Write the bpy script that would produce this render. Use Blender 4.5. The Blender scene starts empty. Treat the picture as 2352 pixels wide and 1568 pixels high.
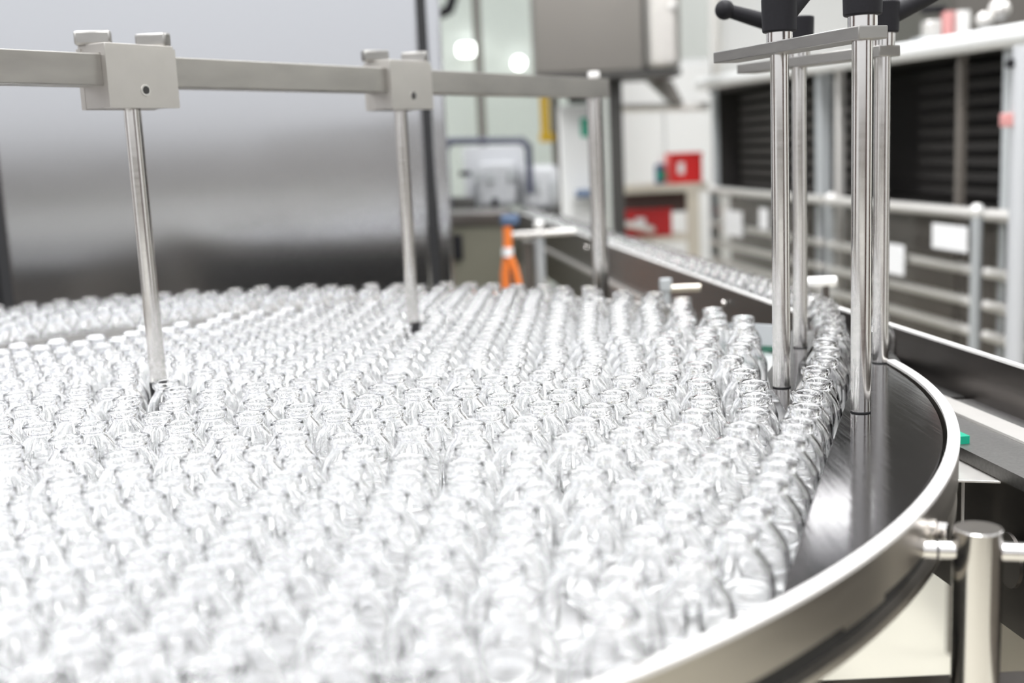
import bpy, bmesh, math, random
from mathutils import Vector, Matrix

S = bpy.context.scene
PI = math.pi

# ---------------------------------------------------------------- camera, world, lights, exposure
PITCH, ROLL, CAM_Z = 0.165, -0.046, 1.1056
cam_data = bpy.data.cameras.new('camera')
cam_data.sensor_width = 36.0
cam_data.lens = 36.0 * 2637.9 / 2352.0
cam_data.clip_start = 0.02
cam_data.dof.use_dof = True
cam_data.dof.focus_distance = 0.73
cam_data.dof.aperture_fstop = 5.1
cam = bpy.data.objects.new('camera', cam_data)
S.collection.objects.link(cam)
fw = Vector((0, math.cos(PITCH), -math.sin(PITCH)))
u0 = Vector((0, math.sin(PITCH), math.cos(PITCH)))
r0 = Vector((1, 0, 0))
rt = r0 * math.cos(ROLL) + u0 * math.sin(ROLL)
up = u0 * math.cos(ROLL) - r0 * math.sin(ROLL)
cam.matrix_world = Matrix(((rt.x, up.x, -fw.x, 0), (rt.y, up.y, -fw.y, 0), (rt.z, up.z, -fw.z, CAM_Z), (0, 0, 0, 1)))
S.camera = cam

S.view_settings.view_transform = 'Standard'
S.view_settings.look = 'None'
S.view_settings.exposure = 0.34
S.view_settings.gamma = 1.0
S.view_settings.use_curve_mapping = False
S.cycles.max_bounces = 40
S.cycles.transmission_bounces = 40
S.cycles.glossy_bounces = 8
S.cycles.diffuse_bounces = 3
S.cycles.use_adaptive_sampling = True
S.cycles.adaptive_threshold = 0.15
S.cycles.transparent_max_bounces = 8

world = bpy.data.worlds.new('hall_daylight')
S.world = world
world.use_nodes = True
wn, wl = world.node_tree.nodes, world.node_tree.links
wn.clear()
w_out = wn.new('ShaderNodeOutputWorld')
w_bg = wn.new('ShaderNodeBackground')
w_tc = wn.new('ShaderNodeTexCoord')
w_sep = wn.new('ShaderNodeSeparateXYZ')
w_map = wn.new('ShaderNodeMapRange')
w_ramp = wn.new('ShaderNodeValToRGB')
w_map.inputs[1].default_value = -1.0
w_map.inputs[2].default_value = 1.0
e = w_ramp.color_ramp.elements
e[0].position = 0.0;  e[0].color = (0.62, 0.61, 0.60, 1)
e[1].position = 1.0;  e[1].color = (0.97, 0.98, 1.0, 1)
for pos, col in ((0.49, (0.68, 0.68, 0.67, 1)), (0.53, (0.80, 0.81, 0.83, 1)), (0.62, (0.90, 0.92, 0.95, 1))):
    n = e.new(pos); n.color = col
wl.new(w_tc.outputs['Generated'], w_sep.inputs[0])
wl.new(w_sep.outputs['Z'], w_map.inputs[0])
wl.new(w_map.outputs[0], w_ramp.inputs[0])
wl.new(w_ramp.outputs[0], w_bg.inputs[0])
w_bg.inputs[1].default_value = 1.0
wl.new(w_bg.outputs[0], w_out.inputs[0])

def area(name, loc, size, power, rot=(0, 0, 0), col=(1, 1, 1)):
    l = bpy.data.lights.new(name, 'AREA')
    l.shape = 'RECTANGLE'; l.size, l.size_y = size; l.energy = power; l.color = col
    o = bpy.data.objects.new(name, l); S.collection.objects.link(o)
    o.location = loc; o.rotation_euler = rot
    return o
for i, (x, y) in enumerate(((-1.3, -0.6), (0.5, -0.6), (-1.3, 1.0), (0.5, 1.0), (-1.3, 2.6), (0.5, 2.6), (-1.3, 4.6), (2.6, 2.2))):
    area('hall_lamp', (x, y, 2.75), (0.28, 1.2), 26)

area('plate_glare_lamp', (1.58, 5.5, 2.52), (0.85, 0.30), 4.5, (-1.05, 0, 0))  # unseen lamp added to throw the glare onto the dark guide plate

# ---------------------------------------------------------------- materials
def nodes_of(name):
    m = bpy.data.materials.new(name); m.use_nodes = True
    nt = m.node_tree
    return m, nt, nt.nodes['Principled BSDF']

def plain(name, col, rough=0.5, metal=0.0, noise=0.0, nscale=40.0, spec=0.5):
    m, nt, b = nodes_of(name)
    b.inputs['Base Color'].default_value = (*col, 1)
    b.inputs['Roughness'].default_value = rough
    b.inputs['Metallic'].default_value = metal
    b.inputs['Specular IOR Level'].default_value = spec
    if noise:
        tc = nt.nodes.new('ShaderNodeTexCoord')
        nz = nt.nodes.new('ShaderNodeTexNoise'); nz.inputs['Scale'].default_value = nscale
        nz.inputs['Detail'].default_value = 4
        mx = nt.nodes.new('ShaderNodeMix'); mx.data_type = 'RGBA'
        mx.inputs[6].default_value = (*[c * (1 - noise) for c in col], 1)
        mx.inputs[7].default_value = (*[min(1, c * (1 + noise)) for c in col], 1)
        nt.links.new(tc.outputs['Object'], nz.inputs['Vector'])
        nt.links.new(nz.outputs[0], mx.inputs[0])
        nt.links.new(mx.outputs[2], b.inputs['Base Color'])
    return m

def brushed(name, col, rough, stretch, amp=0.12, var=0.12, bump=0.0, scale=1.0):
    """metal with a directional grain: the noise is stretched along one axis"""
    m, nt, b = nodes_of(name)
    b.inputs['Metallic'].default_value = 1.0
    tc = nt.nodes.new('ShaderNodeTexCoord')
    mp = nt.nodes.new('ShaderNodeMapping'); mp.inputs['Scale'].default_value = [s * scale for s in stretch]
    nz = nt.nodes.new('ShaderNodeTexNoise'); nz.inputs['Scale'].default_value = 1.0; nz.inputs['Detail'].default_value = 5
    nt.links.new(tc.outputs['Object'], mp.inputs[0]); nt.links.new(mp.outputs[0], nz.inputs['Vector'])
    mx = nt.nodes.new('ShaderNodeMix'); mx.data_type = 'RGBA'
    mx.inputs[6].default_value = (*[c * (1 - var) for c in col], 1)
    mx.inputs[7].default_value = (*[min(1, c * (1 + var)) for c in col], 1)
    nt.links.new(nz.outputs[0], mx.inputs[0]); nt.links.new(mx.outputs[2], b.inputs['Base Color'])
    mr = nt.nodes.new('ShaderNodeMapRange')
    mr.inputs[3].default_value = max(0.02, rough - amp); mr.inputs[4].default_value = rough + amp
    nt.links.new(nz.outputs[0], mr.inputs[0]); nt.links.new(mr.outputs[0], b.inputs['Roughness'])
    if bump:
        bp = nt.nodes.new('ShaderNodeBump'); bp.inputs['Strength'].default_value = bump; bp.inputs['Distance'].default_value = 0.001
        nt.links.new(nz.outputs[0], bp.inputs['Height']); nt.links.new(bp.outputs[0], b.inputs['Normal'])
    return m

M = {}
M['panel'] = brushed('cabinet_steel', (0.60, 0.605, 0.625), 0.15, (2.5, 2.5, 7), 0.03, 0.02)
M['bar'] = brushed('satin_bar_steel', (0.40, 0.385, 0.36), 0.42, (18, 18, 60), 0.10, 0.2)
M['block'] = plain('block_steel', (0.56, 0.54, 0.51), 0.45, 1.0, 0.06, 60)
M['rod'] = brushed('polished_rod_steel', (0.74, 0.72, 0.70), 0.16, (30, 30, 260), 0.06, 0.05)
M['clamp'] = brushed('clamp_steel', (0.36, 0.35, 0.335), 0.38, (60, 60, 300), 0.08, 0.1)
M['plate'] = brushed('dark_plate_steel', (0.115, 0.11, 0.115), 0.10, (500, 25, 25), 0.05, 0.25, 0.04)
M['rim'] = brushed('rim_steel', (0.46, 0.43, 0.385), 0.36, (20, 20, 260), 0.06, 0.05)
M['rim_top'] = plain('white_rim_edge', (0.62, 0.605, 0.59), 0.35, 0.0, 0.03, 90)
M['disc'] = plain('table_disc_steel', (0.86, 0.86, 0.86), 0.34, 1.0, 0.03, 30)
M['dark_steel'] = brushed('dark_conveyor_steel', (0.17, 0.155, 0.145), 0.34, (20, 20, 120), 0.08, 0.12)
M['bed'] = plain('speckled_bed_steel', (0.21, 0.205, 0.20), 0.42, 0.9, 0.28, 420)
M['bright'] = plain('bright_strip_steel', (0.80, 0.78, 0.75), 0.30, 0.6, 0.04, 80)
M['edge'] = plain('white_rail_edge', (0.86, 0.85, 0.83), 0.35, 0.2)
M['black'] = plain('black_plastic', (0.012, 0.0115, 0.014), 0.6, 0, 0.25, 600, 0.2)
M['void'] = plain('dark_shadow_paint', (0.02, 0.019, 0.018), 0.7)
M['rubber'] = plain('black_rubber', (0.02, 0.02, 0.022), 0.6)
M['green'] = plain('green_plastic', (0.0, 0.36, 0.22), 0.4)
M['dkgreen'] = plain('dark_green_belt', (0.01, 0.09, 0.055), 0.5)
M['white'] = plain('white_enamel', (0.85, 0.855, 0.85), 0.4, 0, 0.02, 3)
M['wall'] = plain('pale_wall_paint', (0.82, 0.84, 0.81), 0.7, 0, 0.04, 1.5)
M['floor'] = plain('cream_floor_resin', (0.60, 0.575, 0.49), 0.45, 0, 0.02, 2)
M['tube'] = plain('pale_tube_steel', (0.74, 0.72, 0.69), 0.32, 0.55)
M['slats'] = plain('dark_slat', (0.050, 0.044, 0.040), 0.6, 0, 0.1, 5)
M['tunnel'] = plain('dark_tunnel_lining', (0.030, 0.026, 0.024), 0.7, 0, 0.15, 4)
M['taupe'] = plain('taupe_panel', (0.14, 0.125, 0.11), 0.55, 0.2, 0.08, 3)
M['hood'] = plain('hood_steel', (0.20, 0.188, 0.172), 0.42, 1.0, 0.04, 6)
M['grey'] = plain('grey_paint', (0.42, 0.44, 0.45), 0.45)
M['ltgrey'] = plain('light_grey_cover', (0.50, 0.51, 0.53), 0.4)
M['navy'] = plain('navy_tube', (0.07, 0.075, 0.11), 0.4)
M['olive'] = plain('olive_grey_casing', (0.15, 0.145, 0.11), 0.55, 0, 0.1, 5)
M['charcoal'] = plain('charcoal_paint', (0.045, 0.043, 0.040), 0.5, 0, 0.1, 6)
M['red'] = plain('red_plastic', (0.70, 0.015, 0.015), 0.4)
M['dkred'] = plain('deep_red_plastic', (0.45, 0.01, 0.012), 0.45)
M['yellow'] = plain('yellow_plastic', (0.72, 0.46, 0.03), 0.5)
M['orange'] = plain('orange_hose', (0.85, 0.22, 0.04), 0.5)
M['blue'] = plain('blue_plastic', (0.09, 0.14, 0.24), 0.45)
M['beige'] = plain('beige_paint', (0.62, 0.57, 0.48), 0.5)
M['paper'] = plain('white_paper', (0.86, 0.86, 0.87), 0.6)
M['pink'] = plain('pale_pink_plastic', (0.60, 0.28, 0.27), 0.5)
M['brown'] = plain('dark_brown_paint', (0.06, 0.03, 0.025), 0.6)
M['legsteel'] = brushed('leg_steel', (0.55, 0.51, 0.44), 0.4, (300, 300, 8), 0.05, 0.05)
def glass_mat(name, col, ior=1.5, rough=0.0):
    m, nt, b = nodes_of(name)
    b.inputs['Base Color'].default_value = (*col, 1)
    b.inputs['Transmission Weight'].default_value = 1.0
    b.inputs['IOR'].default_value = ior
    b.inputs['Roughness'].default_value = rough
    return m
M['glass'] = glass_mat('clear_bottle_glass', (0.998, 0.999, 0.9985), 1.48)
M['pane'] = glass_mat('greenish_window_glass', (0.93, 0.965, 0.945), 1.05, 0.05)
M['sheet'] = glass_mat('clear_guard_sheet', (0.93, 0.93, 0.92), 1.08, 0.03)
def lamp_mat(name, st):
    m, nt, b = nodes_of(name)
    b.inputs['Base Color'].default_value = (1, 1, 1, 1)
    b.inputs['Emission Color'].default_value = (1, 1, 0.98, 1)
    b.inputs['Emission Strength'].default_value = st
    return m
M['lamp'] = lamp_mat('lit_lamp_cover', 5.0)

# ---------------------------------------------------------------- mesh helpers (all in world coordinates)
def bm_new():
    return bmesh.new()

def box(bm, c, size, rot=None, bev=0.0):
    t = bmesh.new()
    bmesh.ops.create_cube(t, size=1.0)
    bmesh.ops.scale(t, vec=size, verts=t.verts)
    if bev:
        bmesh.ops.bevel(t, geom=list(t.edges), offset=bev, segments=2, affect='EDGES', profile=0.5)
    if rot is not None:
        bmesh.ops.rotate(t, cent=(0, 0, 0), matrix=rot, verts=t.verts)
    bmesh.ops.translate(t, vec=c, verts=t.verts)
    merge(bm, t)

def merge(bm, t):
    me = bpy.data.meshes.new('tmp'); t.to_mesh(me); t.free()
    bm.from_mesh(me); bpy.data.meshes.remove(me)

def rz(a):
    return Matrix.Rotation(a, 3, 'Z')

def cyl(bm, a, b, r, seg=32, r2=None, bev=0.0):
    if seg != 6: seg = max(seg, 20)
    a, b = Vector(a), Vector(b); d = b - a
    t = bmesh.new()
    bmesh.ops.create_cone(t, cap_ends=True, segments=seg, radius1=r, radius2=r if r2 is None else r2, depth=d.length)
    if bev:
        es = [e for e in t.edges if any(len(f.verts) > 4 for f in e.link_faces)]
        bmesh.ops.bevel(t, geom=es, offset=bev, segments=2, affect='EDGES', profile=0.5)
    q = Vector((0, 0, 1)).rotation_difference(d.normalized()).to_matrix()
    bmesh.ops.rotate(t, cent=(0, 0, 0), matrix=q, verts=t.verts)
    bmesh.ops.translate(t, vec=(a + b) / 2, verts=t.verts)
    merge(bm, t)

def ball(bm, c, r, sc=(1, 1, 1)):
    t = bmesh.new()
    bmesh.ops.create_uvsphere(t, u_segments=20, v_segments=12, radius=r)
    bmesh.ops.scale(t, vec=sc, verts=t.verts)
    bmesh.ops.translate(t, vec=c, verts=t.verts)
    merge(bm, t)

def prism(bm, pts, z0, z1, bev=0.0):
    t = bmesh.new()
    vs = [t.verts.new((x, y, z0)) for x, y in pts]
    f = t.faces.new(vs)
    r = bmesh.ops.extrude_face_region(t, geom=[f])
    bmesh.ops.translate(t, vec=(0, 0, z1 - z0), verts=[v for v in r['geom'] if isinstance(v, bmesh.types.BMVert)])
    bmesh.ops.recalc_face_normals(t, faces=t.faces)
    if bev:
        bmesh.ops.bevel(t, geom=list(t.edges), offset=bev, segments=1, affect='EDGES')
    merge(bm, t)

def ribbon(bm, pts, w, z0, z1):
    """upright band of thickness w along a plan polyline"""
    pts = [Vector((p[0], p[1])) for p in pts]
    L, R = [], []
    for i, p in enumerate(pts):
        a = pts[max(i - 1, 0)]; b = pts[min(i + 1, len(pts) - 1)]
        d = (b - a).normalized(); n = Vector((-d.y, d.x)) * w / 2
        L.append(p + n); R.append(p - n)
    t = bmesh.new(); rows = []
    for l, r in zip(L, R):
        rows.append([t.verts.new((l.x, l.y, z0)), t.verts.new((l.x, l.y, z1)), t.verts.new((r.x, r.y, z1)), t.verts.new((r.x, r.y, z0))])
    for a, b in zip(rows[:-1], rows[1:]):
        for k in range(4):
            t.faces.new((a[k], a[(k + 1) % 4], b[(k + 1) % 4], b[k]))
    t.faces.new(rows[0]); t.faces.new(rows[-1][::-1])
    bmesh.ops.recalc_face_normals(t, faces=t.faces)
    merge(bm, t)

def arc_band(bm, c, r_in, r_out, z0, z1, a0, a1, n=180):
    """part of a ring, angles in degrees"""
    t = bmesh.new(); rows = []
    full = abs(a1 - a0) >= 359.99
    for i in range(n if full else n + 1):
        a = math.radians(a0 + (a1 - a0) * i / n)
        ca, sa = math.cos(a), math.sin(a)
        rows.append([t.verts.new((c[0] + r * ca, c[1] + r * sa, z)) for r, z in ((r_in, z0), (r_in, z1), (r_out, z1), (r_out, z0))])
    m = len(rows)
    for i in range(m if full else m - 1):
        a, b = rows[i], rows[(i + 1) % m]
        for k in range(4):
            t.faces.new((a[k], a[(k + 1) % 4], b[(k + 1) % 4], b[k]))
    if not full:
        t.faces.new(rows[0]); t.faces.new(rows[-1][::-1])
    bmesh.ops.recalc_face_normals(t, faces=t.faces)
    merge(bm, t)

def lathe(bm, prof, seg, c=(0, 0, 0)):
    """closed-off surface of revolution; the profile starts and ends on the axis"""
    rings = []
    for r, z in prof:
        if r < 1e-6:
            rings.append([bm.verts.new((c[0], c[1], c[2] + z))])
        else:
            rings.append([bm.verts.new((c[0] + r * math.cos(2 * PI * k / seg), c[1] + r * math.sin(2 * PI * k / seg), c[2] + z)) for k in range(seg)])
    for a, b in zip(rings[:-1], rings[1:]):
        for k in range(seg):
            k2 = (k + 1) % seg
            if len(a) == 1:
                bm.faces.new((a[0], b[k2], b[k]))
            elif len(b) == 1:
                bm.faces.new((a[k], a[k2], b[0]))
            else:
                bm.faces.new((a[k], a[k2], b[k2], b[k]))

def tube_path(bm, pts, r, seg=12):
    pts = [Vector(p) for p in pts]
    for a, b in zip(pts[:-1], pts[1:]):
        cyl(bm, a, b, r, seg)
    for p in pts[1:-1]:
        ball(bm, p, r)

def fin(bm, name, mat, root=None, smooth=True, base=None, angle=21):
    """link the mesh as ONE object; with a root it becomes a part of that thing"""
    o0 = Vector(root.location) if root is not None and root.parent is None else Vector(base or (0, 0, 0))
    if root is not None and root.parent is not None:
        o0 = Vector(root.parent.location)
    bmesh.ops.translate(bm, vec=-o0, verts=bm.verts)
    me = bpy.data.meshes.new(name); bm.to_mesh(me); bm.free()
    o = bpy.data.objects.new(name, me); S.collection.objects.link(o)
    me.materials.append(mat)
    if smooth:
        for p in me.polygons: p.use_smooth = True
        try:
            me.set_sharp_from_angle(angle=math.radians(angle))
        except AttributeError:
            pass
    if root is not None:
        o.parent = root
    else:
        o.location = o0
    return o

def tag(o, label=None, cat=None, group=None, kind=None):
    if label: o['label'] = label
    if cat: o['category'] = cat
    if group: o['group'] = group
    if kind: o['kind'] = kind
    return o

def thing(name, loc, label, cat, group=None):
    o = bpy.data.objects.new(name, None); S.collection.objects.link(o)
    o.empty_display_size = 0.02
    o.location = loc
    return tag(o, label, cat, group)

def part(root, name, mat, fn, *a, **k):
    bm = bm_new(); fn(bm, *a, **k)
    return fin(bm, name, mat, root)

# ---------------------------------------------------------------- the hall
bm = bm_new(); box(bm, (0.5, 2.5, -0.05), (9.0, 12.0, 0.1)); tag(fin(bm, 'floor', M['floor']), kind='structure')
bm = bm_new(); box(bm, (0.5, 7.6, 1.5), (9.0, 0.12, 3.0)); tag(fin(bm, 'wall_back', M['wall']), kind='structure')
bm = bm_new(); box(bm, (4.0, 2.9, 1.5), (0.12, 9.2, 3.0)); tag(fin(bm, 'wall_right', M['wall']), kind='structure')
# glazed partition in front of the back wall
bm = bm_new(); box(bm, (-0.09, 6.9, 1.5), (1.3, 0.012, 3.0)); win = tag(fin(bm, 'window_1', M['pane']), kind='structure')
bm = bm_new()
for x, w in ((-0.74, 0.06), (-0.395, 0.05), (-0.118, 0.045), (0.56, 0.06)):
    box(bm, (x, 6.88, 1.5), (w, 0.05, 3.0))
fin(bm, 'mullion', M['taupe'], win)

# lamps seen behind the glass
for (x, z, w, h, lab) in ((-0.195, 1.745, 0.13, 0.075, 'rounded rectangular lit lamp glowing behind the glass partition'),
                          (0.125, 1.648, 0.075, 0.075, 'small round lit lamp behind the glass, beside the steel hood')):
    t = thing('wall_lamp', (x, 7.5, z), lab, 'lamp')
    part(t, 'lamp_back', M['white'], box, (x, 7.525, z), (w + 0.02, 0.03, h + 0.02), bev=0.01)
    if w > h:
        part(t, 'lamp_cover', M['lamp'], box, (x, 7.49, z), (w, 0.05, h), bev=0.022)
    else:
        part(t, 'lamp_cover', M['lamp'], cyl, (x, 7.51, z), (x, 7.465, z), w / 2, 32)

# unseen counter, added for the light and dark bands mirrored in the cabinet door
t = thing('mirrored_counter', (-0.8, -3.0, 0), 'long white counter with thick dark top added out of view to be mirrored in the steel cabinet', 'counter')
part(t, 'low_dark_band', M['brown'], box, (-0.8, -3.0, 0.275), (7.0, 0.7, 0.55))
part(t, 'mid_white_band', M['white'], box, (-0.8, -3.0, 0.715), (7.0, 0.7, 0.33))
part(t, 'top_dark_band', M['taupe'], box, (-0.8, -3.0, 1.04), (7.1, 0.76, 0.32))
for x, y, w, d, h, lab in ((1.9, -2.2, 0.9, 0.6, 2.1, 'tall dark box behind the camera, at right, added to darken rod reflections'), (3.3, 0.3, 0.6, 1.0, 2.1, 'tall dark box against the right wall, added to darken rod reflections'), (-3.9, 0.6, 0.6, 1.3, 2.1, 'tall dark box on the far left of the hall, added to darken reflections')):  # unseen dark boxes added for dark streaks reflected in the rods
    t = thing('rod_reflection_box', (x, y, 0), lab, 'cabinet')
    part(t, 'reflection_box_body', M['brown'], box, (x, y, h / 2), (w, d, h), bev=0.01)
    part(t, 'plinth', M['black'], box, (x, y, 0.04), (w + 0.02, d + 0.02, 0.08))
t = thing('door_reflection_box', (-1.45, 0.95, 0), 'dark box left of the round table, out of view, added to darken the cabinet reflection', 'bench')  # unseen dark box added to darken the low left reflection in the door
part(t, 'door_box_body', M['taupe'], box, (-1.45, 0.95, 0.44), (0.94, 1.0, 0.88), bev=0.004)
part(t, 'door_box_top', M['charcoal'], box, (-1.45, 0.95, 0.89), (0.96, 1.02, 0.02), bev=0.002)
t = thing('plate_blocker_low', (1.5, 5.05, 2.2), 'dark box above the white partition, added to darken the guide plate reflection', 'duct')  # unseen dark box added so the guide plate reflects dark
part(t, 'blocker_low_body', M['void'], box, (1.5, 5.0, 2.14), (1.9, 0.3, 0.34))
part(t, 'blocker_low_flange', M['dark_steel'], box, (1.5, 4.84, 2.14), (0.06, 0.02, 0.38))
part(t, 'blocker_low_hanger', M['grey'], box, (0.9, 5.0, 2.51), (0.03, 0.03, 0.42))
part(t, 'blocker_low_hanger', M['grey'], box, (2.1, 5.0, 2.51), (0.03, 0.03, 0.42))
t = thing('plate_blocker_high', (1.3, 4.0, 2.8), 'wide dark slab overhead, added to cut off the glare on the guide plate', 'tray')  # unseen slab added to end the plate's glare towards the near side
part(t, 'blocker_high_body', M['void'], box, (1.35, 4.15, 2.79), (2.2, 2.1, 0.10))
part(t, 'blocker_high_edge', M['dark_steel'], box, (1.35, 3.09, 2.79), (2.2, 0.02, 0.14))

# ---------------------------------------------------------------- big steel cabinet, left
t = thing('steel_cabinet', (-0.5, 2.3, 0), 'tall brushed steel cabinet filling the left behind the round table', 'cabinet')
part(t, 'door', M['panel'], box, (-0.503, 2.02, 1.25), (0.734, 0.03, 2.5), bev=0.004)
part(t, 'side_panel', M['panel'], box, (-1.497, 2.02, 1.25), (1.20, 0.03, 2.5), bev=0.004)
part(t, 'corner_trim', M['panel'], box, (-0.1085, 2.02, 1.25), (0.024, 0.03, 2.5), bev=0.004)
part(t, 'door_gasket', M['rubber'], box, (-0.128, 2.03, 1.25), (0.016, 0.024, 2.5))
part(t, 'door_gasket', M['rubber'], box, (-0.881, 2.03, 1.25), (0.030, 0.024, 2.5))
part(t, 'carcass', M['grey'], box, (-1.135, 2.39, 1.25), (1.95, 0.68, 2.48))

# ---------------------------------------------------------------- round accumulation table
CX, CY, RO = -0.3215, 0.851, 0.613
ZD = 0.906
t = thing('round_table', (CX, CY, 0), 'large round steel accumulation table crowded with glass bottles', 'table')
bm = bm_new(); lathe(bm, [(0, ZD), (0.6045, ZD), (0.6045, ZD - 0.003), (0.55, ZD - 0.006), (0, ZD - 0.006)][::-1], 180, (CX, CY, 0)); fin(bm, 'disc', M['disc'], t)
bm = bm_new(); arc_band(bm, (CX, CY), 0.575, 0.6125, 0.8955, 0.8995, 0, 360, 200); fin(bm, 'disc_flange', M['rim'], t)
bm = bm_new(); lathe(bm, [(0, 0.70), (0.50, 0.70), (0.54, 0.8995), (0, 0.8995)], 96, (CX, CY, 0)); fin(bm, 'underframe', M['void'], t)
bm = bm_new(); lathe(bm, [(0, 0.04), (0.16, 0.04), (0.14, 0.70), (0, 0.70)], 48, (CX, CY, 0)); fin(bm, 'pedestal', M['dark_steel'], t)
bm = bm_new(); lathe(bm, [(0, 0), (0.36, 0), (0.36, 0.04), (0, 0.04)], 64, (CX, CY, 0)); fin(bm, 'foot_plate', M['dark_steel'], t)
bm = bm_new(); arc_band(bm, (CX, CY), RO - 0.0052, RO, 0.912, 0.9325, 36, 361.1, 260); rim = fin(bm, 'rim_band', M['rim'], t)
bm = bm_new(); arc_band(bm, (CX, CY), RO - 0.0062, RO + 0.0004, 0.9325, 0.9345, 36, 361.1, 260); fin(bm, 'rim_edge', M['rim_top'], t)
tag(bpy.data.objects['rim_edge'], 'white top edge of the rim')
# fixing tab and hex bolt on the outside of the rim
bm = bm_new(); arc_band(bm, (CX, CY), RO - 0.004, RO - 0.0008, 0.9085, 0.9125, 317.4, 321.0, 8); fin(bm, 'rim_tab', M['rim'], t)
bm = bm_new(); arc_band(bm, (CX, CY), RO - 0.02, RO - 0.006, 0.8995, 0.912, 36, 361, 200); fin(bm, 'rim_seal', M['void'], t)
a = math.radians(327.6)
bd = Vector((math.cos(a), math.sin(a), 0)); bp = Vector((CX, CY, 0.9185)) + bd * RO
bm = bm_new(); cyl(bm, bp, bp + bd * 0.0015, 0.0052, 24); fin(bm, 'washer', M['rod'], t)
bm = bm_new(); cyl(bm, bp + bd * 0.0015, bp + bd * 0.0065, 0.0044, 6, bev=0.0004); fin(bm, 'bolt', M['rod'], t)
# dark square tubes of the table frame
bm = bm_new(); box(bm, (-0.05, 0.545, 0.812), (0.76, 0.03, 0.03), bev=0.002); fin(bm, 'frame_tube', M['dark_steel'], t)
for x in (-0.42, 0.31):
    bm = bm_new(); box(bm, (x, 0.545, 0.40), (0.03, 0.028, 0.80), bev=0.002); fin(bm, 'leg', M['dark_steel'], t)

# curved guide fence between the crowd and the outer lane
fence_pts = [(-0.74, 0.86), (-0.715, 0.95), (-0.66, 1.035), (-0.60, 1.105), (-0.525, 1.179), (-0.44, 1.25), (-0.36, 1.297), (-0.29, 1.318), (-0.227, 1.322), (-0.17, 1.318)]
def smooth_line(p, n=6):
    out = []
    for i in range(len(p) - 1):
        p0 = p[max(i - 1, 0)]; p1 = p[i]; p2 = p[i + 1]; p3 = p[min(i + 2, len(p) - 1)]
        for k in range(n):
            s = k / n
            out.append(tuple(0.5 * (2 * p1[j] + (p2[j] - p0[j]) * s + (2 * p0[j] - 5 * p1[j] + 4 * p2[j] - p3[j]) * s * s + (3 * p1[j] - p0[j] - 3 * p2[j] + p3[j]) * s ** 3) for j in range(2)))
    out.append(p[-1]); return out
bm = bm_new(); ribbon(bm, smooth_line(fence_pts), 0.0025, ZD + 0.001, 0.931)
fence = tag(fin(bm, 'guide_fence', M['clamp']), 'long curved steel guide fence at the far left of the table', 'guide')

for x, y in ((-0.222, 1.318), (-0.178, 1.312), (-0.132, 1.296)):  # small black boxes for the dark triangles between the bottles
    bm = bm_new(); box(bm, (x, y, 0.9195), (0.020, 0.008, 0.026), rot=rz(-0.2), bev=0.001); fin(bm, 'fence_dark_box', M['black'], fence)

# ---------------------------------------------------------------- dark guide plates
pe = [(0.099, 0.42), (0.1665, 0.6005), (0.234, 0.781), (0.2595, 0.85), (0.281, 0.902), (0.306, 0.912)]
poly = pe + [(0.2985, 0.868), (0.284, 0.857)]
for ang in range(0, -48, -2):
    aa = math.radians(ang - 1.0)
    p = (CX + 0.6045 * math.cos(aa), CY + 0.6045 * math.sin(aa))
    if p[1] > 0.425: poly.append(p)
t = thing('guide_plate', (0.2, 0.65, ZD), 'large dark brushed steel guide plate shaped like a bow, inside the right rim', 'plate')
bm = bm_new(); prism(bm, poly, ZD + 0.001, 0.932, 0.0004); fin(bm, 'plate_body', M['plate'], t, angle=20)
t = thing('lane_divider', (0.22, 0.88, ZD), 'narrow dark wedge-shaped divider plate between bottle lane and crowd', 'plate')
dpoly = [(0.1735, 0.712), (0.1815, 0.735), (0.2005, 0.80), (0.2215, 0.874), (0.252, 0.95), (0.268, 1.0), (0.275, 1.03), (0.238, 1.03), (0.2265, 0.946), (0.1905, 0.846), (0.1815, 0.80)]
bm = bm_new(); prism(bm, dpoly, ZD + 0.001, 0.932, 0.0003); fin(bm, 'plate_body', M['plate'], t, angle=20)
# deflector at the outfeed, with its green wear strip
t = thing('deflector_plate', (0.23, 1.08, ZD), 'grey upright deflector plate with a green strip at the outfeed', 'plate')
bm = bm_new(); ribbon(bm, [(0.196, 1.103), (0.222, 1.092), (0.258, 1.068)], 0.003, 0.9105, 0.931); fin(bm, 'plate_body', M['grey'], t)
bm = bm_new(); ribbon(bm, [(0.196, 1.101), (0.222, 1.090), (0.258, 1.066)], 0.008, ZD, 0.9105); fin(bm, 'wear_strip', M['dkgreen'], t)

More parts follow.
